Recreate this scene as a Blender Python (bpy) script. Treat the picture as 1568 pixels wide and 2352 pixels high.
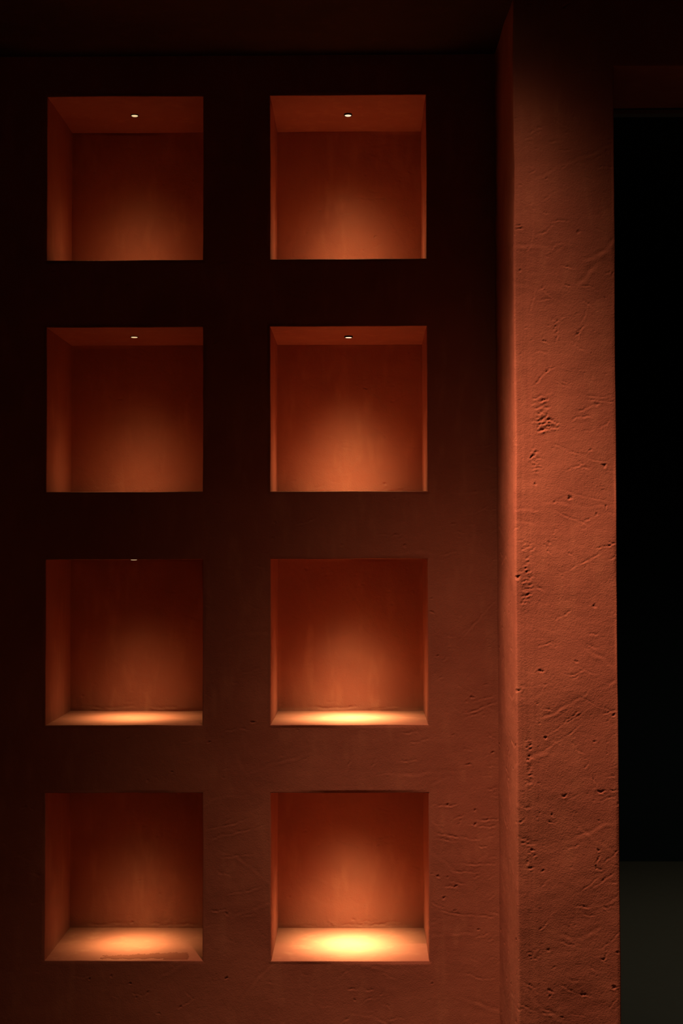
import bpy, bmesh, math
import numpy as np
from mathutils import Vector, Matrix

SC = bpy.context.scene
for o in list(bpy.data.objects):
    bpy.data.objects.remove(o, do_unlink=True)
COL = SC.collection

# ------------------------------------------------------------------ camera
EYE = 1.5                                   # eye height above the floor
F_PX = 3267.0                               # 50 mm lens on a 36 mm long side
PITCH, ROLL, YAW = 0.0283, 0.0023, 0.0114
cam_data = bpy.data.cameras.new('camera')
cam_data.sensor_fit = 'VERTICAL'
cam_data.sensor_height = 36.0
cam_data.sensor_width = 24.0
cam_data.lens = F_PX / 2352.0 * 36.0
cam_data.clip_start = 0.05
cam_data.clip_end = 60
cam = bpy.data.objects.new('camera', cam_data)
COL.objects.link(cam)
Rz = Matrix.Rotation(YAW, 3, 'Z')
Rx = Matrix.Rotation(PITCH, 3, 'X')
Ry = Matrix.Rotation(ROLL, 3, 'Y')
W = Rz @ Rx @ Ry                            # columns: right, forward, up
M = Matrix.Identity(4)
for i in range(3):
    M[i][0] = W[i][0]
    M[i][1] = W[i][2]
    M[i][2] = -W[i][1]
M[2][3] = EYE
cam.matrix_world = M
SC.camera = cam

# ------------------------------------------------------------------ world, exposure
SC.view_settings.view_transform = 'Standard'
SC.view_settings.look = 'None'
SC.view_settings.gamma = 1.0
SC.view_settings.use_curve_mapping = False
SC.view_settings.exposure = 0.0
world = bpy.data.worlds.new('world')
SC.world = world
world.use_nodes = True
bg = world.node_tree.nodes['Background']
bg.inputs['Color'].default_value = (0.6, 0.8, 1.0, 1)
bg.inputs['Strength'].default_value = 0.0006

# ------------------------------------------------------------------ light settings (lamps are built below)
NICHE_COLOR = {'L': (1.0, 0.70, 0.29), 'R': (1.0, 0.79, 0.35)}
NICHE_POWER = {'L': 14.5, 'R': 36.0}
NICHE_ROW = {'L': (0.90, 1.0, 0.95, 0.86), 'R': (0.80, 1.05, 1.0, 1.1)}
NICHE_CORE = {'L': 2.0, 'R': 1.75}
WASH_COLOR = (1.0, 0.51, 0.28)
# two adjustable ceiling spots: x, y, tilt to the right, tilt to the niche wall (radians), power, half angle, softness of the beam edge (degrees)
WASH = [(-0.156, 2.912, 0.251, -0.296, 340.0, 36.9, 3.4), (0.298, 3.094, 0.162, -0.104, 94.0, 13.3, 6.0)]
FAR_POWER = 50.0

# ------------------------------------------------------------------ measures (metres)
D = 3.63                                    # camera to the niche wall
CEIL = EYE + 1.281
NX = {'L': (-0.7965, -0.3954), 'R': (-0.2221, 0.1785)}
NZ = [(EYE + 0.7523, EYE + 1.1759), (EYE + 0.1557, EYE + 0.5781), (EYE - 0.4384, EYE - 0.0177), (EYE - 1.0339, EYE - 0.6116)]
DEPTH = 0.3184
LIP = 0.0022
PIER_X, PIER_Y = 0.355, 3.267               # return face, front face of the pier
JAMB_X, JAMB_Y = 0.5945, 3.577
LINTEL = EYE + 1.121
DOOR_X1 = 1.75
FAR_Y = 6.95
ROOM_L, ROOM_R, ROOM_F = -2.3, 2.6, -1.6


# ------------------------------------------------------------------ materials
def node(nt, typ, **kw):
    n = nt.nodes.new(typ)
    for k, v in kw.items():
        setattr(n, k, v)
    return n


def math_n(nt, op, a, b=None, c=None, clamp=False):
    n = nt.nodes.new('ShaderNodeMath')
    n.operation = op
    n.use_clamp = clamp
    for i, v in enumerate((a, b, c)):
        if v is None:
            continue
        if isinstance(v, (int, float)):
            n.inputs[i].default_value = v
        else:
            nt.links.new(v, n.inputs[i])
    return n.outputs[0]


def map_range(nt, v, a, b, c=0.0, d=1.0, smooth=True):
    n = nt.nodes.new('ShaderNodeMapRange')
    n.interpolation_type = 'SMOOTHSTEP' if smooth else 'LINEAR'
    nt.links.new(v, n.inputs['Value'])
    for k, x in zip(('From Min', 'From Max', 'To Min', 'To Max'), (a, b, c, d)):
        n.inputs[k].default_value = x
    return n.outputs['Result']


def noise_n(nt, vec, scale, detail=3.0, rough=0.55, dist=0.0):
    n = nt.nodes.new('ShaderNodeTexNoise')
    n.inputs['Scale'].default_value = scale
    n.inputs['Detail'].default_value = detail
    n.inputs['Roughness'].default_value = rough
    n.inputs['Distortion'].default_value = dist
    nt.links.new(vec, n.inputs['Vector'])
    return n.outputs['Fac']


def mapped(nt, vec, rot=(0, 0, 0), scale=(1, 1, 1), loc=(0, 0, 0)):
    n = nt.nodes.new('ShaderNodeMapping')
    n.inputs['Rotation'].default_value = rot
    n.inputs['Scale'].default_value = scale
    n.inputs['Location'].default_value = loc
    nt.links.new(vec, n.inputs['Vector'])
    return n.outputs['Vector']


def new_mat(name):
    m = bpy.data.materials.new(name)
    m.use_nodes = True
    nt = m.node_tree
    b = nt.nodes['Principled BSDF']
    return m, nt, b


def plaster(name, base, light, dark, seed=0.0):
    """limewashed clay plaster; the trowel marks and pits are geometry, only pigment and sand grain live here"""
    m, nt, b = new_mat(name)
    geo = node(nt, 'ShaderNodeNewGeometry')
    pos = mapped(nt, geo.outputs['Position'], loc=(seed, seed * 0.7, seed * 1.3))
    cloud = noise_n(nt, pos, 4.5, 2, 0.6)
    fine = noise_n(nt, mapped(nt, pos, (0, 0.35, 0), (24, 24, 7)), 1.0, 2, 0.6)
    mix1 = node(nt, 'ShaderNodeMix', data_type='RGBA')
    mix1.inputs[6].default_value = (*dark, 1)
    mix1.inputs[7].default_value = (*base, 1)
    nt.links.new(map_range(nt, cloud, 0.32, 0.62), mix1.inputs[0])
    mix2 = node(nt, 'ShaderNodeMix', data_type='RGBA')
    nt.links.new(mix1.outputs[2], mix2.inputs[6])
    mix2.inputs[7].default_value = (*light, 1)
    nt.links.new(map_range(nt, fine, 0.5, 0.78, 0, 0.7), mix2.inputs[0])
    nt.links.new(mix2.outputs[2], b.inputs['Base Color'])
    b.inputs['Roughness'].default_value = 0.85
    b.inputs['Specular IOR Level'].default_value = 0.12
    grain = noise_n(nt, geo.outputs['Position'], 300.0, 1, 0.6)
    bump = node(nt, 'ShaderNodeBump')
    bump.inputs['Strength'].default_value = 1.0
    bump.inputs['Distance'].default_value = 0.00045
    nt.links.new(grain, bump.inputs['Height'])
    nt.links.new(bump.outputs[0], b.inputs['Normal'])
    return m


def simple(name, col, rough=0.5, metal=0.0, spec=0.5, grain=0.0):
    m, nt, b = new_mat(name)
    b.inputs['Roughness'].default_value = rough
    b.inputs['Metallic'].default_value = metal
    b.inputs['Specular IOR Level'].default_value = spec
    geo = node(nt, 'ShaderNodeNewGeometry')
    f = noise_n(nt, geo.outputs['Position'], 24.0, 4)
    mx = node(nt, 'ShaderNodeMix', data_type='RGBA')
    mx.inputs[6].default_value = (*[c * (1 - grain) for c in col], 1)
    mx.inputs[7].default_value = (*[c * (1 + grain) for c in col], 1)
    nt.links.new(f, mx.inputs[0])
    nt.links.new(mx.outputs[2], b.inputs['Base Color'])
    return m


BASE, LIGHT, DARK = (0.36, 0.128, 0.087), (0.41, 0.157, 0.104), (0.32, 0.108, 0.075)
M_WALL = plaster('terracotta_plaster_wall', BASE, LIGHT, DARK, seed=0.0)
M_PIER = plaster('terracotta_plaster_pier', BASE, LIGHT, DARK, seed=4.2)
M_NICHE = plaster('terracotta_plaster_niche', BASE, LIGHT, DARK, seed=9.1)
M_SKIM = plaster('brown_plaster_skim', (0.25, 0.076, 0.048), (0.28, 0.09, 0.055), (0.22, 0.064, 0.042), seed=6.6)
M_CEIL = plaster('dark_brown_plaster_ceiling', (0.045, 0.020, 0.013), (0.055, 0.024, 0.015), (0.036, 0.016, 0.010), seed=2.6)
M_FLOOR = simple('dark_olive_concrete', (0.045, 0.042, 0.0315), 0.8, grain=0.12)
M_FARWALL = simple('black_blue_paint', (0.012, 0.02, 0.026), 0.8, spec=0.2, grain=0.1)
M_RAIL = simple('grey_aluminium', (0.30, 0.32, 0.34), 0.45, 0.6)
M_BLACK = simple('black_bezel_metal', (0.012, 0.011, 0.010), 0.55)


def glow_mat(name, col, strength):
    m, nt, b = new_mat(name)
    b.inputs['Base Color'].default_value = (0.8, 0.78, 0.7, 1)
    b.inputs['Emission Color'].default_value = (*col, 1)
    b.inputs['Emission Strength'].default_value = strength
    return m


M_LENS_L = glow_mat('warm_lit_lens_soft', (0.86, 0.66, 0.34), 0.9)
M_LENS_R = glow_mat('warm_lit_lens_bright', (0.95, 0.82, 0.56), 0.95)


# ------------------------------------------------------------------ mesh helpers
def obj(name, bm, mat, parent=None, smooth=False):
    me = bpy.data.meshes.new(name)
    bm.to_mesh(me)
    bm.free()
    me.materials.append(mat)
    if smooth:
        for p in me.polygons:
            p.use_smooth = True
    o = bpy.data.objects.new(name, me)
    COL.objects.link(o)
    if parent is not None:
        o.parent = parent
    return o


def struct(o, label):
    o['kind'] = 'structure'
    o['label'] = label
    return o


def add_box(bm, x0, x1, y0, y1, z0, z1):
    vs = [bm.verts.new((x, y, z)) for x in (x0, x1) for y in (y0, y1) for z in (z0, z1)]
    for f in ((0, 1, 3, 2), (4, 6, 7, 5), (0, 4, 5, 1), (2, 3, 7, 6), (0, 2, 6, 4), (1, 5, 7, 3)):
        bm.faces.new([vs[i] for i in f])
    return vs


def box_obj(name, x0, x1, y0, y1, z0, z1, mat, parent=None):
    bm = bmesh.new()
    add_box(bm, x0, x1, y0, y1, z0, z1)
    bmesh.ops.recalc_face_normals(bm, faces=bm.faces)
    return obj(name, bm, mat, parent)


RNG = np.random.default_rng(11)
_K = np.concatenate([RNG.normal(size=(10, 3)) * f for f in (9.0, 38.0, 150.0)])
_A = np.concatenate([RNG.normal(size=(10, 3)) * a for a in (0.00020, 0.00010, 0.00002)])
_PH = RNG.uniform(0, 2 * math.pi, 30)


def wob(P):
    """the uneven hand of the plasterer: a smooth offset field, the same for every surface that meets"""
    P = np.asarray(P, float)
    return P + np.sin(P @ _K.T + _PH) @ _A


class Relief:
    """height map in metres over a flat stretch of plaster, u across and v up"""

    def __init__(self, u0, u1, v0, v1, step, seed):
        self.u0, self.v0, self.step = u0, v0, step
        self.nu = int(math.ceil((u1 - u0) / step)) + 2
        self.nv = int(math.ceil((v1 - v0) / step)) + 2
        self.u1, self.v1 = u1, v1
        self.H = np.zeros((self.nu, self.nv))
        self.rng = np.random.default_rng(seed)

    def clouds(self, lu, lv, amp):
        """smooth noise with feature lengths lu, lv"""
        ku = np.fft.fftfreq(self.nu, self.step)[:, None]
        kv = np.fft.rfftfreq(self.nv, self.step)[None, :]
        flt = np.exp(-0.5 * ((ku * lu * 2.2) ** 2 + (kv * lv * 2.2) ** 2))
        n = np.fft.irfft2(np.fft.rfft2(self.rng.normal(size=self.H.shape)) * flt, s=self.H.shape)
        n /= n.std() + 1e-12
        self.H += n * amp
        return n

    def window(self, cu, cv, r):
        i0 = max(0, int((cu - r - self.u0) / self.step)); i1 = min(self.nu, int((cu + r - self.u0) / self.step) + 2)
        j0 = max(0, int((cv - r - self.v0) / self.step)); j1 = min(self.nv, int((cv + r - self.v0) / self.step) + 2)
        if i1 <= i0 or j1 <= j0:
            return None
        U = self.u0 + np.arange(i0, i1)[:, None] * self.step - cu
        V = self.v0 + np.arange(j0, j1)[None, :] * self.step - cv
        return slice(i0, i1), slice(j0, j1), U, V

    def stroke(self, cu, cv, ang, length, width, depth, bend=0.0, ridge=0.6):
        """a trowel scratch: a tapered groove with the pushed-up ridge beside it"""
        w = self.window(cu, cv, length * 0.6 + width * 5)
        if w is None:
            return
        a, b, U, V = w
        c, s = math.cos(ang), math.sin(ang)
        S = (U * c + V * s) / (length * 0.5)
        jit = math.sin(cu * 977 + cv * 613) * 6
        T = -U * s + V * c - bend * length * (S * S - 0.4) - width * (0.6 * np.sin(S * 5 + jit) + 0.35 * np.sin(S * 13 + 2 * jit))
        tap = np.clip(1 - S * S, 0, 1) ** 0.7 * np.clip(0.7 + 0.55 * np.sin(S * 4.3 + jit * 2.1) * np.cos(S * 9.7 + jit), 0, 1.2)
        self.H[a, b] += tap * depth * (-np.exp(-(T / width) ** 2) + ridge * np.exp(-((T + 2.0 * width) / (1.2 * width)) ** 2))

    def pit(self, cu, cv, rad, depth, ang=0.0, stretch=1.6):
        w = self.window(cu, cv, rad * 5)
        if w is None:
            return
        a, b, U, V = w
        c, s = math.cos(ang), math.sin(ang)
        S = (U * c + V * s) / stretch
        T = -U * s + V * c
        th = np.arctan2(T, S)
        ph = cu * 311 + cv * 173
        R = np.sqrt(S * S + T * T) / (rad * (1 + 0.36 * np.sin(2 * th + ph) + 0.3 * np.sin(3 * th + 2.3 * ph) + 0.2 * np.sin(5 * th + 2 * ph)))
        self.H[a, b] += depth * (-np.exp(-R ** 3) + 0.22 * np.exp(-((R - 1.7) / 0.5) ** 2))

    def chatter(self, cu, cv, wide, tall, pitch, depth, ang=0.1):
        """a patch of torn ripples where the trowel skipped"""
        n = int(tall / pitch)
        for k in range(n):
            v = cv + (k - n / 2) * pitch + self.rng.normal() * pitch * 0.25
            for _ in range(2):
                if self.rng.random() < 0.75:
                    self.stroke(cu + self.rng.normal() * wide * 0.35, v, ang + self.rng.normal() * 0.25, wide * self.rng.uniform(0.35, 0.95), 0.0019, depth * self.rng.uniform(0.4, 1.1), self.rng.normal() * 0.08)

    def scatter(self, n, kind, keep=None):
        r = self.rng
        for _ in range(n):
            u, v = r.uniform(self.u0, self.u1), r.uniform(self.v0, self.v1)
            if keep and r.random() > keep(u, v):
                continue
            kind(u, v, r)

    def at(self, U, V):
        fu = np.clip((U - self.u0) / self.step, 0, self.nu - 1.001)
        fv = np.clip((V - self.v0) / self.step, 0, self.nv - 1.001)
        i, j = fu.astype(int), fv.astype(int)
        a, b = fu - i, fv - j
        H = self.H
        return H[i, j] * (1 - a) * (1 - b) + H[i + 1, j] * a * (1 - b) + H[i, j + 1] * (1 - a) * b + H[i + 1, j + 1] * a * b


def plaster_relief(u0, u1, v0, v1, seed, k=1.0, density=1.0, step=0.0018):
    R = Relief(u0, u1, v0, v1, step, seed)
    area = (u1 - u0) * (v1 - v0)
    R.clouds(0.16, 0.16, 0.0008 * k)
    R.clouds(0.05, 0.03, 0.00013 * k)
    R.clouds(0.022, 0.009, 0.00003 * k)
    R.clouds(0.010, 0.016, 0.000025 * k)
    g = R.clouds(0.0045, 0.0045, 0.00004 * k)
    n = area * density
    # long faint sweeps of the trowel
    R.scatter(int(26 * n), lambda u, v, r: R.stroke(u, v, r.choice([0.25, -0.2, 0.7, -0.75]) + r.normal() * 0.2, r.uniform(0.10, 0.26), r.uniform(0.003, 0.005), 0.00035 * k * r.uniform(0.5, 1.2), r.normal() * 0.08, 0.9))
    # short scratches
    R.scatter(int(130 * n), lambda u, v, r: R.stroke(u, v, r.choice([0.1, -0.08, 0.5, -0.5]) + r.normal() * 0.25, r.uniform(0.012, 0.055), r.uniform(0.0014, 0.0022), 0.0008 * k * r.uniform(0.4, 1.2), r.normal() * 0.06, 0.4))
    # little torn spots
    R.scatter(int(45 * n), lambda u, v, r: R.pit(u, v, r.uniform(0.0014, 0.0028), 0.0016 * k * r.uniform(0.5, 1.3), r.uniform(-0.6, 0.6), r.uniform(1, 2.6)))
    R.scatter(int(700 * n), lambda u, v, r: R.pit(u, v, r.uniform(0.0009, 0.0015), 0.0007 * k * r.uniform(0.3, 1.2), r.uniform(-1, 1), r.uniform(1.0, 2.2)))
    return R


def mesh_obj(name, verts, quads, polys, mat, parent=None):
    """numpy vertices, an (n,4) array of quads and a list of larger polygons -> one smooth mesh object"""
    me = bpy.data.meshes.new(name)
    quads = np.asarray(quads, np.int32).reshape(-1, 4)
    nl = quads.size + sum(len(p) for p in polys)
    npoly = len(quads) + len(polys)
    me.vertices.add(len(verts))
    me.vertices.foreach_set('co', np.ascontiguousarray(verts, np.float32).ravel())
    me.loops.add(nl)
    me.polygons.add(npoly)
    idx = np.concatenate([quads.ravel()] + [np.asarray(p, np.int32) for p in polys]) if polys else quads.ravel()
    tot = np.array([4] * len(quads) + [len(p) for p in polys], np.int32)
    start = np.concatenate([[0], np.cumsum(tot)[:-1]]).astype(np.int32)
    me.loops.foreach_set('vertex_index', idx.astype(np.int32))
    me.polygons.foreach_set('loop_start', start)
    me.polygons.foreach_set('loop_total', tot)
    me.polygons.foreach_set('use_smooth', np.array([True] * len(quads) + [False] * len(polys)))
    me.update(calc_edges=True)
    me.validate()
    me.materials.append(mat)
    o = bpy.data.objects.new(name, me)
    COL.objects.link(o)
    if parent is not None:
        o.parent = parent
    return o


def lines(a, b, step):
    n = max(1, int(math.ceil((b - a) / step)))
    return [a + (b - a) * i / n for i in range(n + 1)]


def merged_lines(stops, fine_lo, fine_hi, step):
    out = []
    for a, b in zip(stops[:-1], stops[1:]):
        s = step if (b > fine_lo + 1e-6 and a < fine_hi - 1e-6) else 0.2
        out += lines(a, b, s)[:-1]
    return np.array(out + [stops[-1]])


# ------------------------------------------------------------------ niche wall
RECTS = [(NX[c][0], NX[c][1], z0, z1) for c in 'LR' for z0, z1 in NZ]


def edge_fade(X, Z, dist=0.006):
    """0 on the arris of an opening, 1 a little away from it"""
    d = np.full(np.broadcast(X, Z).shape, 9.0)
    for a, b, c, e in RECTS:
        dx = np.maximum(np.maximum(a - LIP - X, X - b - LIP), 0)
        dz = np.maximum(np.maximum(c - LIP - Z, Z - e - LIP), 0)
        d = np.minimum(d, np.hypot(dx, dz))
    t = np.clip(d / dist, 0, 1)
    return t * t * (3 - 2 * t)


def build_niche_wall():
    R = plaster_relief(-0.95, PIER_X, 0.24, CEIL, 21, 1.0, 1.0)
    P = lambda u, v: ((u - 821) / 900.0, EYE + (1268 - v) / 900.0)
    # marks one can pick out on the wall: (centre, angle, length, depth)
    for u, v, ang, ln, dp in ((703, 1198, 0.3, 0.055, 1.2), (880, 1228, 0.08, 0.05, 0.6), (1098, 1625, 0.35, 0.10, 1.3), (1110, 1602, 0.3, 0.07, 0.8),
                              (1085, 1640, 0.3, 0.05, 0.8), (1095, 1420, 0.78, 0.12, 0.7), (1075, 1445, 0.78, 0.10, 0.5), (1125, 1808, 0.2, 0.03, 1.0), (1025, 1846, 0.06, 0.06, 1.2),
                              (1115, 1878, 0.06, 0.055, 1.4), (1115, 1893, 0.0, 0.05, 1.1), (1030, 1914, -0.12, 0.07, 1.4), (1020, 1924, -0.16, 0.06, 0.8),
                              (1078, 1921, -0.15, 0.05, 0.9), (1103, 1939, -0.08, 0.025, 1.4), (1095, 1978, 0.0, 0.09, 1.0), (1060, 1996, -0.05, 0.07, 0.9),
                              (1050, 1872, 0.35, 0.03, 1.1), (1052, 1885, 1.1, 0.022, 1.0), (1060, 2092, -0.12, 0.15, 0.9), (1030, 2030, -0.05, 0.04, 1.0),
                              (500, 2085, 0.08, 0.045, 1.2), (520, 1890, 0.25, 0.11, 0.8), (550, 1905, 0.22, 0.13, 0.7), (540, 1960, 0.1, 0.10, 0.6), (560, 2040, 0.2, 0.10, 0.6),
                              (530, 1675, 0.15, 0.03, 1.1), (560, 1672, -0.2, 0.025, 1.1), (798, 1752, 1.2, 0.035, 1.2), (856, 1750, 1.1, 0.03, 1.0), (940, 1680, 0.1, 0.05, 1.0),
                              (935, 1745, 0.1, 0.05, 1.0), (960, 1700, 0.2, 0.06, 0.8), (845, 2264, 0.1, 0.02, 1.2), (805, 2262, 0.0, 0.03, 1.1), (312, 2274, -0.15, 0.02, 1.0),
                              (430, 1700, 0.2, 0.03, 0.6), (1010, 1555, 0.6, 0.02, 0.9), (1020, 1512, 0.8, 0.02, 0.9), (575, 1540, 0.3, 0.06, 0.5)):
        x, z = P(u, v)
        R.stroke(x, z, ang, ln, 0.0019, 0.0012 * dp, 0.03, 0.45)
    for u, v, rr in ((1024, 1845, 2.2), (1086, 1856, 1.8), (1086, 1889, 2.4), (1002, 2007, 2.2), (1042, 2029, 2.2), (1015, 2056, 2.2), (1040, 2085, 1.8), (1081, 1600, 2.6),
                     (1003, 1505, 1.6), (300, 2250, 1.8), (395, 1770, 1.8), (480, 1702, 2.0), (206, 2240, 1.6), (520, 2238, 2.2), (1128, 1725, 2.0), (990, 1375, 1.6)):
        x, z = P(u, v)
        R.pit(x, z, rr * 0.001, 0.0022, 0.3, 1.7)
    for k in range(14):
        x, z = P(1122 + R.rng.normal() * 6, 1640 + k * 46)
        R.stroke(x, z, 0.25 + R.rng.normal() * 0.2, 0.03, 0.0018, 0.0006, 0.0, 0.4)
    xs_stop = [ROOM_L, -0.94]
    for c in 'LR':
        xs_stop += [NX[c][0] - LIP, NX[c][1] + LIP]
    xs_stop += [PIER_X + 0.008]
    zs_stop = [0.0, 0.25]
    for a, b in reversed(NZ):
        zs_stop += [a - LIP, b + LIP]
    zs_stop += [CEIL + 0.02]
    step = 0.0021
    xs = merged_lines(xs_stop, -0.94, 1, step)
    zs = merged_lines(zs_stop, 0.25, 9, step)
    X, Z = np.meshgrid(xs, zs, indexing='ij')
    h = R.at(X, Z) * edge_fade(X, Z) * (X > -0.95) * (Z > 0.24)
    G = wob(np.stack([X, np.full_like(X, D), Z], -1).reshape(-1, 3)).reshape(X.shape + (3,))
    G[..., 1] -= h
    nx, nz = X.shape
    idx = np.arange(nx * nz).reshape(nx, nz)
    cx, cz = (xs[:-1] + xs[1:]) / 2, (zs[:-1] + zs[1:]) / 2
    keep = np.ones((nx - 1, nz - 1), bool)
    for a, b, c, d in RECTS:
        keep &= ~(((cx > a - LIP) & (cx < b + LIP))[:, None] & ((cz > c - LIP) & (cz < d + LIP))[None, :])
    q = np.stack([idx[:-1, :-1], idx[1:, :-1], idx[1:, 1:], idx[:-1, 1:]], -1)[keep]
    used = np.zeros(nx * nz, bool)
    used[q.ravel()] = True
    remap = np.cumsum(used) - 1
    verts = [G.reshape(-1, 3)[used]]
    quads = [remap[q]]
    nv = int(used.sum())
    for a, b, c, d in RECTS:                      # rounded arris of every opening
        ii = np.nonzero((xs > a - LIP - 1e-6) & (xs < b + LIP + 1e-6))[0]
        jj = np.nonzero((zs > c - LIP - 1e-6) & (zs < d + LIP + 1e-6))[0]
        loop = [(i, jj[0]) for i in ii] + [(ii[-1], j) for j in jj[1:]] + [(i, jj[-1]) for i in ii[::-1][1:]] + [(ii[0], j) for j in jj[::-1][1:-1]]
        li, lj = np.array(loop).T
        mx, mz, hx, hz = (a + b) / 2, (c + d) / 2, (b - a) / 2, (d - c) / 2
        prev = remap[idx[li, lj]]
        for t in (0.34, 0.67, 1.0, 1.6):
            ang = min(t, 1.0) * math.pi / 2
            off = LIP * (1 - math.sin(ang))
            dy = LIP * (1 - math.cos(ang)) if t <= 1 else LIP * 3
            x = mx + (xs[li] - mx) * (hx + off) / (hx + LIP)
            z = mz + (zs[lj] - mz) * (hz + off) / (hz + LIP)
            verts.append(wob(np.stack([x, np.full_like(x, D + dy), z], -1)))
            ring = nv + np.arange(len(li))
            nv += len(li)
            quads.append(np.stack([prev, ring, np.roll(ring, -1), np.roll(prev, -1)], -1)[:, ::-1])
            prev = ring
    o = mesh_obj('wall_back', np.concatenate(verts), np.concatenate(quads), [], M_WALL)
    return struct(o, 'dark terracotta plaster wall with eight lit square niches')


def slab(name, mat, parent, o, u, v, n, relief, thick=0.012, step=0.0042):
    """plastered panel: an uneven visible face o+u*s+v*t and a flat back; n points away from the niche"""
    o, u, v, n = (np.array(k, float) for k in (o, u, v, n))
    lu, lv = np.linalg.norm(u), np.linalg.norm(v)
    nu, nv = int(lu / step), int(lv / step)
    s, t = np.meshgrid(np.linspace(0, 1, nu + 1), np.linspace(0, 1, nv + 1), indexing='ij')
    P = wob((o + s[..., None] * u + t[..., None] * v).reshape(-1, 3)).reshape(nu + 1, nv + 1, 3)
    e = np.minimum(np.minimum(s, 1 - s) * lu, np.minimum(t, 1 - t) * lv)
    fade = np.clip(e / 0.008, 0, 1)
    P -= n * (relief.at(s * lu, t * lv) * fade)[..., None]
    idx = np.arange((nu + 1) * (nv + 1)).reshape(nu + 1, nv + 1)
    q = np.stack([idx[:-1, :-1], idx[1:, :-1], idx[1:, 1:], idx[:-1, 1:]], -1).reshape(-1, 4)
    nb = idx.size
    back = np.array([o + n * thick, o + u + n * thick, o + u + v + n * thick, o + v + n * thick])
    polys = [[nb, nb + 3, nb + 2, nb + 1]]
    e0, e1, e2, e3 = idx[:, 0], idx[nu, :], idx[::-1, nv], idx[0, ::-1]
    extra, nn = [back], nb + 4
    for k, ed in enumerate((e0, e1, e2, e3)):          # rim with vertices of its own, so the face keeps its shading up to the corner
        extra.append(P.reshape(-1, 3)[ed])
        polys.append([nb + k, nb + (k + 1) % 4] + list(range(nn, nn + len(ed)))[::-1])
        nn += len(ed)
    if np.dot(np.cross(u, v), n) > 0:
        q = q[:, ::-1]
        polys = [p[::-1] for p in polys]
    return mesh_obj(name, np.concatenate([P.reshape(-1, 3)] + extra), q, polys, mat, parent)


COLNAME = {'L': 'left', 'R': 'right'}
ROWNAME = ['top row', 'second row', 'third row', 'bottom row']


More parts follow.
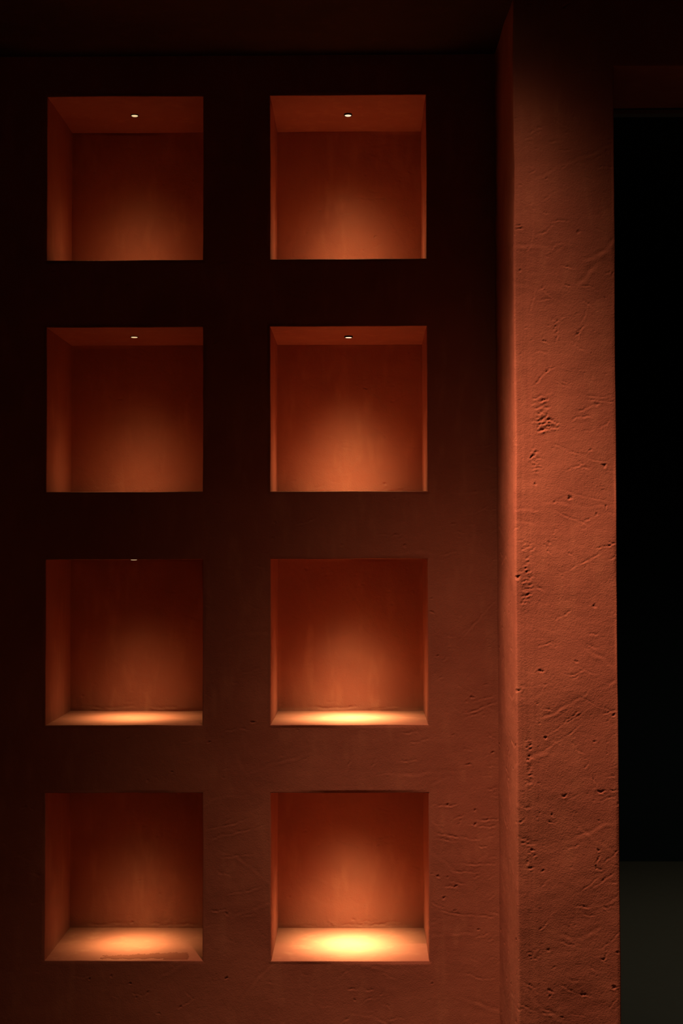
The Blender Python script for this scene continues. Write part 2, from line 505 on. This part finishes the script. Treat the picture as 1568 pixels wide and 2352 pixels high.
def build_niche(wall, c, r):
    x0, x1 = NX[c]
    z0, z1 = NZ[r]
    y0, y1 = D + LIP * 2, D + DEPTH
    w, h, d = x1 - x0, z1 - z0, y1 - y0
    sd = 100 + 10 * r + (5 if c == 'R' else 0)

    def rel(a, b, k, den, i):
        return plaster_relief(0, a, 0, b, sd + i, k, den, 0.0018 if i == 0 else 0.0025)
    rb = rel(w, h, 1.15, 1.5, 0)
    # ragged line where the back coat meets the sill
    for k in range(6):
        rb.stroke(rb.rng.uniform(0.05, w - 0.05), 0.006 + abs(rb.rng.normal()) * 0.004, rb.rng.normal() * 0.08, rb.rng.uniform(0.03, 0.1), 0.0024, 0.0012, 0.0, 0.7)
    if (c, r) == ('R', 3):
        rb.stroke(0.150, 0.012, -1.15, 0.022, 0.002, -0.0018, 0.1, 0.3)
        rb.stroke(0.140, 0.014, 1.5, 0.020, 0.002, -0.0016, 0.0, 0.3)
        rb.stroke(0.208, 0.022, -0.7, 0.020, 0.002, 0.002, 0.0, 0.3)
        rb.stroke(0.190, 0.232, -0.33, 0.085, 0.002, 0.0010, 0.0, 0.4)
        rb.stroke(0.150, 0.236, 0.3, 0.030, 0.002, 0.0012, 0.0, 0.4)
    if (c, r) == ('R', 0):
        rb.stroke(0.26, 0.235, -0.03, 0.09, 0.0022, 0.0013, 0.0, 0.5)
        rb.stroke(0.20, 0.195, 0.28, 0.045, 0.0022, 0.0010, 0.0, 0.9)
        rb.chatter(0.345, 0.30, 0.035, 0.03, 0.007, 0.0012, -0.2)
    back = slab('niche', M_NICHE, wall, (x0, y1, z0), (w, 0, 0), (0, 0, h), (0, 1, 0), rb, step=0.0026)
    back['label'] = 'square terracotta plaster niche, %s column, %s' % (COLNAME[c], ROWNAME[r])
    rs = rel(w, d, 0.45, 0.8, 1)
    slab('niche_sill', M_NICHE, back, (x0, y0, z0), (w, 0, 0), (0, d, 0), (0, 0, -1), rs, step=0.0021 if (c, r) == ('L', 3) else 0.0042)
    if (c, r) == ('L', 3):
        # a thin ragged skim of darker plaster left on the front of this sill, following its surface
        nu, nv = int(w / 0.0021), int(d / 0.0021)
        S, T = np.meshgrid(np.linspace(0, 1, nu + 1) * w, np.linspace(0, 1, nv + 1) * d, indexing='ij')
        P = wob(np.stack([x0 + S, y0 + T, np.full_like(S, z0)], -1).reshape(-1, 3)).reshape(S.shape + (3,))
        ed = np.minimum(np.minimum(S, w - S), np.minimum(T, d - T))
        P[..., 2] += rs.at(S, T) * np.clip(ed / 0.008, 0, 1)
        cs, ct = S[:-1, :-1] + 0.001, T[:-1, :-1] + 0.001
        rag = 0.0035 * np.sin(cs * 140 + 1) + 0.0025 * np.sin(cs * 390) + 0.002 * np.sin(cs * 811 + ct * 300)
        keep = (ct < 0.040 + 0.030 * (cs - 0.14) / 0.22 + rag) & (ct > 0.005) & (cs > 0.142 + 0.006 * np.sin(ct * 260)) & (cs < 0.362 - 0.25 * np.clip(ct - 0.03, 0, 1) + 0.002 * np.sin(ct * 500))
        keep &= ~((ct < 0.016 + 0.004 * np.sin(cs * 170)) & (cs < 0.30))
        idx = np.arange(S.size).reshape(S.shape)
        q = np.stack([idx[:-1, :-1], idx[1:, :-1], idx[1:, 1:], idx[:-1, 1:]], -1)[keep]
        used = np.unique(q)
        remap = np.full(S.size, -1)
        remap[used] = np.arange(len(used))
        q = remap[q]
        V = P.reshape(-1, 3)[used]
        V = np.concatenate([V + (0, 0, 0.0006), V - (0, 0, 0.0006)])
        edges = np.concatenate([q[:, [k, (k + 1) % 4]] for k in range(4)])
        have = set(map(tuple, edges.tolist()))
        rim = np.array([(p, n) for p, n in have if (n, p) not in have])
        nb = len(used)
        walls = np.stack([rim[:, 1], rim[:, 0], rim[:, 0] + nb, rim[:, 1] + nb], -1)
        o = mesh_obj('skim_patch', V, np.concatenate([q, walls]), [], M_SKIM, back)
        o['label'] = 'ragged darker plaster patch at the front of the sill'
    slab('niche_ceiling', M_NICHE, back, (x0, y0, z1), (w, 0, 0), (0, d, 0), (0, 0, 1), rel(w, d, 0.5, 0.8, 2))
    slab('niche_side', M_NICHE, back, (x0, y0, z0), (0, d, 0), (0, 0, h), (-1, 0, 0), rel(d, h, 0.45, 0.5, 3))
    slab('niche_side', M_NICHE, back, (x1, y0, z0), (0, d, 0), (0, 0, h), (1, 0, 0), rel(d, h, 0.45, 0.5, 4))
    return back


wall_back = build_niche_wall()
for c in 'LR':
    for r in range(4):
        build_niche(wall_back, c, r)


# ------------------------------------------------------------------ pier and doorway wall
def build_pier():
    step = 0.0019
    RC, rj, lean = 0.005, 0.0025, 0.006
    cxr, cyr = PIER_X + lean + RC, PIER_Y + RC
    prof = [(PIER_X + lean * min(1.0, max(0.0, (D - y) / (D - cyr))), y) for y in np.linspace(D + 0.02, cyr, int((D + 0.02 - cyr) / 0.004))]
    ncor = 14
    for i in range(1, ncor + 1):
        a = math.pi + (math.pi / 2) * i / ncor
        prof.append((cxr + RC * math.cos(a), cyr + RC * math.sin(a)))
    for x in np.linspace(cxr, JAMB_X - rj, int((JAMB_X - rj - cxr) / step))[1:]:
        prof.append((x, PIER_Y))
    for i in range(1, 5):
        a = -math.pi / 2 + (math.pi / 2) * i / 4
        prof.append((JAMB_X - rj + rj * math.cos(a), PIER_Y + rj + rj * math.sin(a)))
    for y in np.linspace(PIER_Y + rj, JAMB_Y, 40)[1:]:
        prof.append((JAMB_X, y))
    prof = np.array(prof)
    arc = np.concatenate([[0], np.cumsum(np.hypot(*np.diff(prof, axis=0).T))])
    tang = np.gradient(prof, axis=0)
    tang /= np.linalg.norm(tang, axis=1)[:, None]
    nrm = np.stack([tang[:, 1], -tang[:, 0]], -1)             # outward: left on the return, to the room on the front
    # u of the relief: x along the front face
    u_front = arc - arc[np.argmin(np.abs(prof[:, 0] - cxr) + np.abs(prof[:, 1] - PIER_Y))] + cxr
    u0, u1 = float(u_front[0]), float(u_front[-1])
    R = plaster_relief(u0, u1, 0.24, CEIL, 33, 1.05, 1.15)
    P = lambda u, v: ((u - 821) / 1000.0, EYE + (1268 - v) / 1000.0)
    # vertical drags of the corner trowel, strongest beside the rounded edge
    S = Relief(u0, u1, 0.24, CEIL, 0.0018, 5)
    S.clouds(0.0042, 0.22, 0.00009)
    S.clouds(0.014, 0.40, 0.00020)
    uu = S.u0 + np.arange(S.nu) * S.step
    near = np.exp(-((uu - 0.375) / 0.045) ** 2)
    R.H += S.H * near[:, None]
    for u, v, w, t, dp in ((1252, 945, 34, 90, 1.0), (1258, 975, 40, 40, 1.2), (1206, 1330, 18, 110, 1.1), (1208, 1250, 20, 30, 0.8), (1210, 1745, 14, 110, 1.0), (1208, 1960, 16, 70, 1.0),
                           (1210, 2180, 22, 26, 1.1), (1196, 195, 18, 24, 0.9), (1225, 1055, 12, 60, 1.0), (1278, 745, 12, 50, 0.9), (1240, 290, 26, 20, 0.9), (1225, 310, 20, 40, 0.5), (1270, 560, 30, 30, 0.4)):
        x, z = P(u, v)
        R.chatter(x, z, w * 0.001, t * 0.001, 0.0056, 0.0012 * dp, 0.2)
    for u, v, ang, ln, dp in ((1242, 868, 0.85, 0.055, 1.3), (1262, 850, 0.5, 0.03, 1.4), (1300, 880, -0.8, 0.03, 0.9), (1332, 762, 0.9, 0.034, 1.6), (1280, 770, 1.45, 0.05, 0.9), (1254, 785, -0.5, 0.022, 1.5),
                              (1310, 1035, -0.35, 0.10, 0.6), (1345, 1050, -0.3, 0.12, 0.5), (1310, 1190, -0.4, 0.09, 0.9), (1340, 1140, -0.25, 0.12, 0.6), (1340, 1290, 0.5, 0.14, 0.8), (1390, 1255, 0.25, 0.05, 1.4), (1404, 1248, -0.2, 0.02, 1.6),
                              (1256, 1262, -1.0, 0.035, 1.3), (1310, 1275, -0.7, 0.03, 1.2), (1390, 922, -0.06, 0.09, 0.7), (1380, 912, -0.1, 0.12, 0.6), (1300, 1655, 0.55, 0.13, 0.6), (1290, 1690, 0.6, 0.12, 0.5), (1370, 1620, -0.4, 0.10, 0.5),
                              (1360, 1790, -1.1, 0.026, 1.4), (1340, 1758, 0.75, 0.02, 1.2), (1400, 1780, 0.1, 0.02, 1.0), (1405, 1813, 0.0, 0.025, 1.2), (1376, 1815, 0.2, 0.02, 2.0), (1290, 1825, -0.1, 0.012, 2.0),
                              (1365, 1970, 1.2, 0.035, 1.4), (1368, 1990, -0.4, 0.018, 1.4), (1398, 1960, 0.7, 0.05, 1.0), (1385, 2010, 0.6, 0.10, 0.8), (1350, 2020, 0.65, 0.12, 0.6), (1332, 2075, -0.12, 0.035, 1.3), (1345, 2095, -0.1, 0.03, 0.8),
                              (1384, 2080, -0.8, 0.016, 1.6), (1240, 2120, 0.8, 0.03, 1.0), (1380, 2190, 1.1, 0.022, 1.4), (1352, 2215, -0.8, 0.02, 1.2), (1395, 2150, 0.75, 0.07, 0.8), (1210, 2254, -0.45, 0.03, 1.2), (1335, 2275, -0.2, 0.03, 1.6), (1330, 2272, -0.8, 0.014, 1.8), (1400, 2290, 0.85, 0.06, 0.7),
                              (1225, 389, 0.5, 0.018, 1.6), (1258, 405, 0.05, 0.010, 1.8), (1306, 655, -0.25, 0.016, 1.8), (1305, 300, 0.1, 0.018, 1.0), (1300, 340, 0.0, 0.03, 0.9), (1255, 486, -0.2, 0.012, 1.5), (1224, 520, 1.5, 0.10, 0.6), (1224, 690, 1.35, 0.06, 0.9), (1255, 670, -0.8, 0.04, 0.9),
                              (1215, 568, 1.0, 0.016, 1.4), (1245, 662, 0.5, 0.014, 1.5), (1345, 720, 1.2, 0.06, 0.8), (1400, 625, 0.4, 0.015, 1.5)):
        x, z = P(u, v)
        R.stroke(x, z, ang, ln, 0.0016, 0.0009 * dp, 0.03, 0.4)
    for u, v, rr in ((1329, 770, 2.8), (1261, 845, 2.0), (1231, 1038, 2.6), (1226, 1060, 2.8), (1235, 1074, 2.8), (1355, 1035, 2.4), (1228, 1112, 2.4), (1272, 1155, 2.2), (1390, 1165, 2.4), (1290, 1825, 3.0), (1373, 1816, 3.4), (1262, 1868, 2.4),
                     (1218, 1949, 2.4), (1240, 1995, 2.4), (1362, 1987, 2.6), (1251, 2173, 2.8), (1376, 2196, 3.0), (1255, 2265, 3.4), (1327, 2275, 2.6), (1282, 2325, 2.2), (1254, 2277, 2.4), (1410, 628, 2.6), (1300, 229, 1.4), (1197, 420, 2.2), (1200, 196, 2.0), (1243, 286, 2.4), (1330, 760, 1.6)):
        x, z = P(u, v)
        R.pit(x, z, rr * 0.0008, 0.0011, R.rng.normal() * 0.7, 2.0)
    zs = merged_lines([0.0, 0.25, CEIL + 0.02], 0.25, 9, step)
    U, Z = np.meshgrid(u_front, zs, indexing='ij')
    h = R.at(U, Z) * (Z > 0.24)
    jam = np.clip((u1 - (JAMB_Y - PIER_Y) - U) / 0.006, 0.25, 1)   # a calmer arris at the doorway
    h = h * jam
    base = np.stack([np.repeat(prof[:, :1], len(zs), 1), np.repeat(prof[:, 1:], len(zs), 1), Z], -1)
    G = wob(base.reshape(-1, 3)).reshape(base.shape)
    G[..., 0] += nrm[:, None, 0] * h
    G[..., 1] += nrm[:, None, 1] * h
    n0, n1 = U.shape
    idx = np.arange(n0 * n1).reshape(n0, n1)
    quads = [np.stack([idx[:-1, :-1], idx[1:, :-1], idx[1:, 1:], idx[:-1, 1:]], -1).reshape(-1, 4)]
    verts = [G.reshape(-1, 3)]
    nv = idx.size

    def patch(Pts, flip=False):
        nonlocal nv
        a, b = Pts.shape[:2]
        k = nv + np.arange(a * b).reshape(a, b)
        q = np.stack([k[:-1, :-1], k[1:, :-1], k[1:, 1:], k[:-1, 1:]], -1).reshape(-1, 4)
        quads.append(q[:, ::-1] if flip else q)
        verts.append(Pts.reshape(-1, 3))
        nv += a * b
    # wall over the doorway with its soffit, then the plain wall on the far side of the opening
    xs = np.array(lines(JAMB_X - rj * 1.2, DOOR_X1, 0.006))
    path = [(PIER_Y, CEIL + 0.02)] + [(PIER_Y, z) for z in np.linspace(CEIL, LINTEL + rj, 24)]
    path += [(PIER_Y + rj * (1 - math.cos(a)), LINTEL + rj * (1 - math.sin(a))) for a in (0.5, 1.05, 1.5708)]
    path += [(y, LINTEL) for y in np.linspace(PIER_Y + rj, JAMB_Y, 40)[1:]] + [(JAMB_Y, CEIL + 0.02)]
    path = np.array(path)
    Pts = np.stack(np.broadcast_arrays(xs[:, None], path[None, :, 0], path[None, :, 1]), -1).reshape(-1, 3)
    patch(wob(Pts).reshape(len(xs), len(path), 3), True)
    x0, x1 = DOOR_X1, ROOM_R + 0.05
    ring = np.array([(x0, JAMB_Y), (x0, PIER_Y), (x1, PIER_Y), (x1, JAMB_Y)])
    Pts = np.stack([np.stack([ring[:, 0], ring[:, 1], np.full(4, z)], -1) for z in (0.0, CEIL + 0.02)], 1)
    patch(Pts)
    o = mesh_obj('wall_right', np.concatenate(verts), np.concatenate(quads), [], M_PIER)
    return struct(o, 'rough terracotta plaster pier and wall around the dark doorway')


build_pier()

rail = box_obj('trim_1', JAMB_X - 0.03, DOOR_X1 + 0.03, JAMB_Y + 0.006, JAMB_Y + 0.036, LINTEL - 0.0115, LINTEL - 0.0015, M_RAIL)
struct(rail, 'thin grey metal head rail along the top of the doorway')

# ------------------------------------------------------------------ the rest of the room
struct(box_obj('floor', ROOM_L - 0.1, ROOM_R + 0.1, ROOM_F - 0.1, FAR_Y + 0.1, -0.1, 0.0, M_FLOOR), 'dark olive floor running through the doorway')
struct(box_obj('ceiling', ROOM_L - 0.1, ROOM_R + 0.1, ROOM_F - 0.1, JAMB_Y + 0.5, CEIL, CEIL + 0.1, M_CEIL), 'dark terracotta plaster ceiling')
struct(box_obj('wall_left', ROOM_L - 0.1, ROOM_L, ROOM_F - 0.1, D + 0.5, 0.0, CEIL, M_WALL), 'terracotta plaster side wall')
struct(box_obj('wall_front', ROOM_L, ROOM_R, ROOM_F - 0.1, ROOM_F, 0.0, CEIL, M_CEIL), 'terracotta plaster wall behind the viewer')
struct(box_obj('wall_side', ROOM_R, ROOM_R + 0.1, ROOM_F - 0.1, PIER_Y + 0.1, 0.0, CEIL, M_WALL), 'terracotta plaster wall on the doorway side')
# the dark room beyond the doorway
struct(box_obj('wall_far', 0.3, ROOM_R + 0.1, FAR_Y, FAR_Y + 0.1, 0.0, CEIL + 0.1, M_FARWALL), 'black far wall of the room beyond the doorway')
struct(box_obj('wall_partition', 0.42, JAMB_X - 0.001, JAMB_Y + 0.08, FAR_Y, 0.0, CEIL, M_FARWALL), 'black side wall of the room beyond the doorway')
struct(box_obj('wall_far_side', ROOM_R, ROOM_R + 0.1, PIER_Y + 0.3, FAR_Y, 0.0, CEIL, M_FARWALL), 'black right wall of the room beyond the doorway')
struct(box_obj('ceiling_far', 0.3, ROOM_R + 0.1, JAMB_Y + 0.5, FAR_Y + 0.1, CEIL, CEIL + 0.1, M_FARWALL), 'black ceiling of the room beyond the doorway')


# ------------------------------------------------------------------ lamps
def lathe(profile, seg=40):
    bm = bmesh.new()
    rows = []
    for r, z in profile:
        if r < 1e-6:
            rows.append([bm.verts.new((0, 0, z))])
        else:
            rows.append([bm.verts.new((r * math.cos(2 * math.pi * k / seg), r * math.sin(2 * math.pi * k / seg), z)) for k in range(seg)])
    for a, b in zip(rows[:-1], rows[1:]):
        for k in range(seg):
            k2 = (k + 1) % seg
            if len(a) == 1:
                bm.faces.new([a[0], b[k], b[k2]])
            elif len(b) == 1:
                bm.faces.new([a[k], b[0], a[k2]])
            else:
                bm.faces.new([a[k], b[k], b[k2], a[k2]])
    bmesh.ops.recalc_face_normals(bm, faces=bm.faces)
    return bm


def profile_light(name, color, power, build, parent, loc, size=0.006, axis=(0, 0, -1)):
    """point source whose strength depends on the angle to the lamp's axis, as in a photometric file"""
    ld = bpy.data.lights.new(name, 'POINT')
    ld.energy = power
    ld.color = (1, 1, 1)
    ld.shadow_soft_size = size
    ld.use_nodes = True
    nt = ld.node_tree
    em = nt.nodes['Emission']
    em.inputs['Color'].default_value = (*color, 1)
    geo = node(nt, 'ShaderNodeNewGeometry')
    dot = node(nt, 'ShaderNodeVectorMath', operation='DOT_PRODUCT')
    nt.links.new(geo.outputs['Incoming'], dot.inputs[0])
    dot.inputs[1].default_value = axis
    ct = math_n(nt, 'MAXIMUM', dot.outputs['Value'], 0.0)
    nt.links.new(build(nt, ct), em.inputs['Strength'])
    lo = bpy.data.objects.new(name, ld)
    COL.objects.link(lo)
    lo.parent = parent
    lo.location = loc
    return lo


def niche_beam(core_gain):
    def f(nt, ct):
        wide = math_n(nt, 'POWER', ct, 16.0)
        core = math_n(nt, 'MULTIPLY', math_n(nt, 'POWER', ct, 38.0), core_gain)
        return math_n(nt, 'ADD', wide, core)
    return f


def wash_beam(half, soft):
    def f(nt, ct):
        th = math_n(nt, 'MULTIPLY', math_n(nt, 'ARCCOSINE', math_n(nt, 'MINIMUM', ct, 1.0)), 180 / math.pi)
        e = math_n(nt, 'EXPONENT', math_n(nt, 'DIVIDE', math_n(nt, 'SUBTRACT', th, half), soft))
        on = math_n(nt, 'GREATER_THAN', ct, 0.001)
        return math_n(nt, 'MULTIPLY', math_n(nt, 'DIVIDE', 1.0, math_n(nt, 'ADD', e, 1.0)), on)
    return f


def downlight(name, label, group, loc, rim, ring_h, lens_mat, dome=0.0014):
    e = bpy.data.objects.new(name, None)
    e.empty_display_size = 0.02
    COL.objects.link(e)
    e.location = loc
    e['label'] = label
    e['category'] = 'downlight'
    e['group'] = group
    li = rim * 0.80
    # bezel: a short black collar standing out of the plaster, open in the middle
    obj('bezel', lathe([(rim, 0.004), (rim, -ring_h * 0.8), (rim * 0.96, -ring_h), (li, -ring_h), (li * 0.98, -ring_h * 0.8), (li * 0.98, 0.004), (rim, 0.004)]), M_BLACK, e, True)
    # lens: slightly domed lit glass
    obj('lens', lathe([(li * 0.97, 0.001), (li * 0.97, -ring_h * 0.9), (li * 0.85, -ring_h - dome * 0.55), (li * 0.5, -ring_h - dome * 0.88), (0, -ring_h - dome)]), lens_mat, e, True)
    return e


PLACE = {('L', 0): 'top niche of the left column', ('L', 1): 'second niche from the top in the left column',
         ('L', 2): 'third niche from the top in the left column', ('L', 3): 'bottom niche of the left column',
         ('R', 0): 'top niche of the right column', ('R', 1): 'second niche from the top in the right column',
         ('R', 2): 'third niche from the top in the right column', ('R', 3): 'bottom niche of the right column'}
for c in 'LR':
    for r in range(4):
        x = (NX[c][0] + NX[c][1]) / 2 + (-0.001 if c == 'L' else -0.0015)
        zc = float(wob([(x, D + DEPTH / 2, NZ[r][1])])[0][2])
        h, dome = {'L': (0.0013, 0.0014), 'R': (0.0042, 0.0010)}[c]
        if (c, r) == ('R', 2):
            h, dome = 0.0006, 0.0001
        e = downlight('niche_downlight', 'small round lit downlight in ceiling of %s' % PLACE[c, r], 'downlights in the wall niches',
                      (x, D + DEPTH / 2, zc), 0.0112, h, M_LENS_L if c == 'L' else M_LENS_R, dome)
        profile_light('lamp_beam', NICHE_COLOR[c], NICHE_POWER[c] * NICHE_ROW[c][r], niche_beam(NICHE_CORE[c]), e, (0, 0, -0.011))

for k, (x, y, tx, ty, p, half, soft) in enumerate(WASH):
    e = downlight('ceiling_downlight', ['round black downlight in the ceiling in front of the niches', 'round black downlight in the ceiling in front of the pier'][k],
                  'downlights in the room ceiling', (x, y, CEIL), 0.035, 0.006, M_LENS_R)
    axis = (math.sin(tx) * math.cos(ty), math.sin(ty), -math.cos(tx) * math.cos(ty))
    profile_light('lamp_beam', WASH_COLOR, p, wash_beam(half, soft), e, (0, 0, -0.03), 0.012, axis)

e = downlight('ceiling_downlight', 'round black downlight in the ceiling of the dark room beyond', 'downlights in the room ceiling',
              (1.9, 5.2, CEIL), 0.035, 0.006, M_LENS_R)
profile_light('lamp_beam', (1.0, 0.88, 0.62), FAR_POWER, wash_beam(38.0, 6.0), e, (0, 0, -0.014), 0.02)
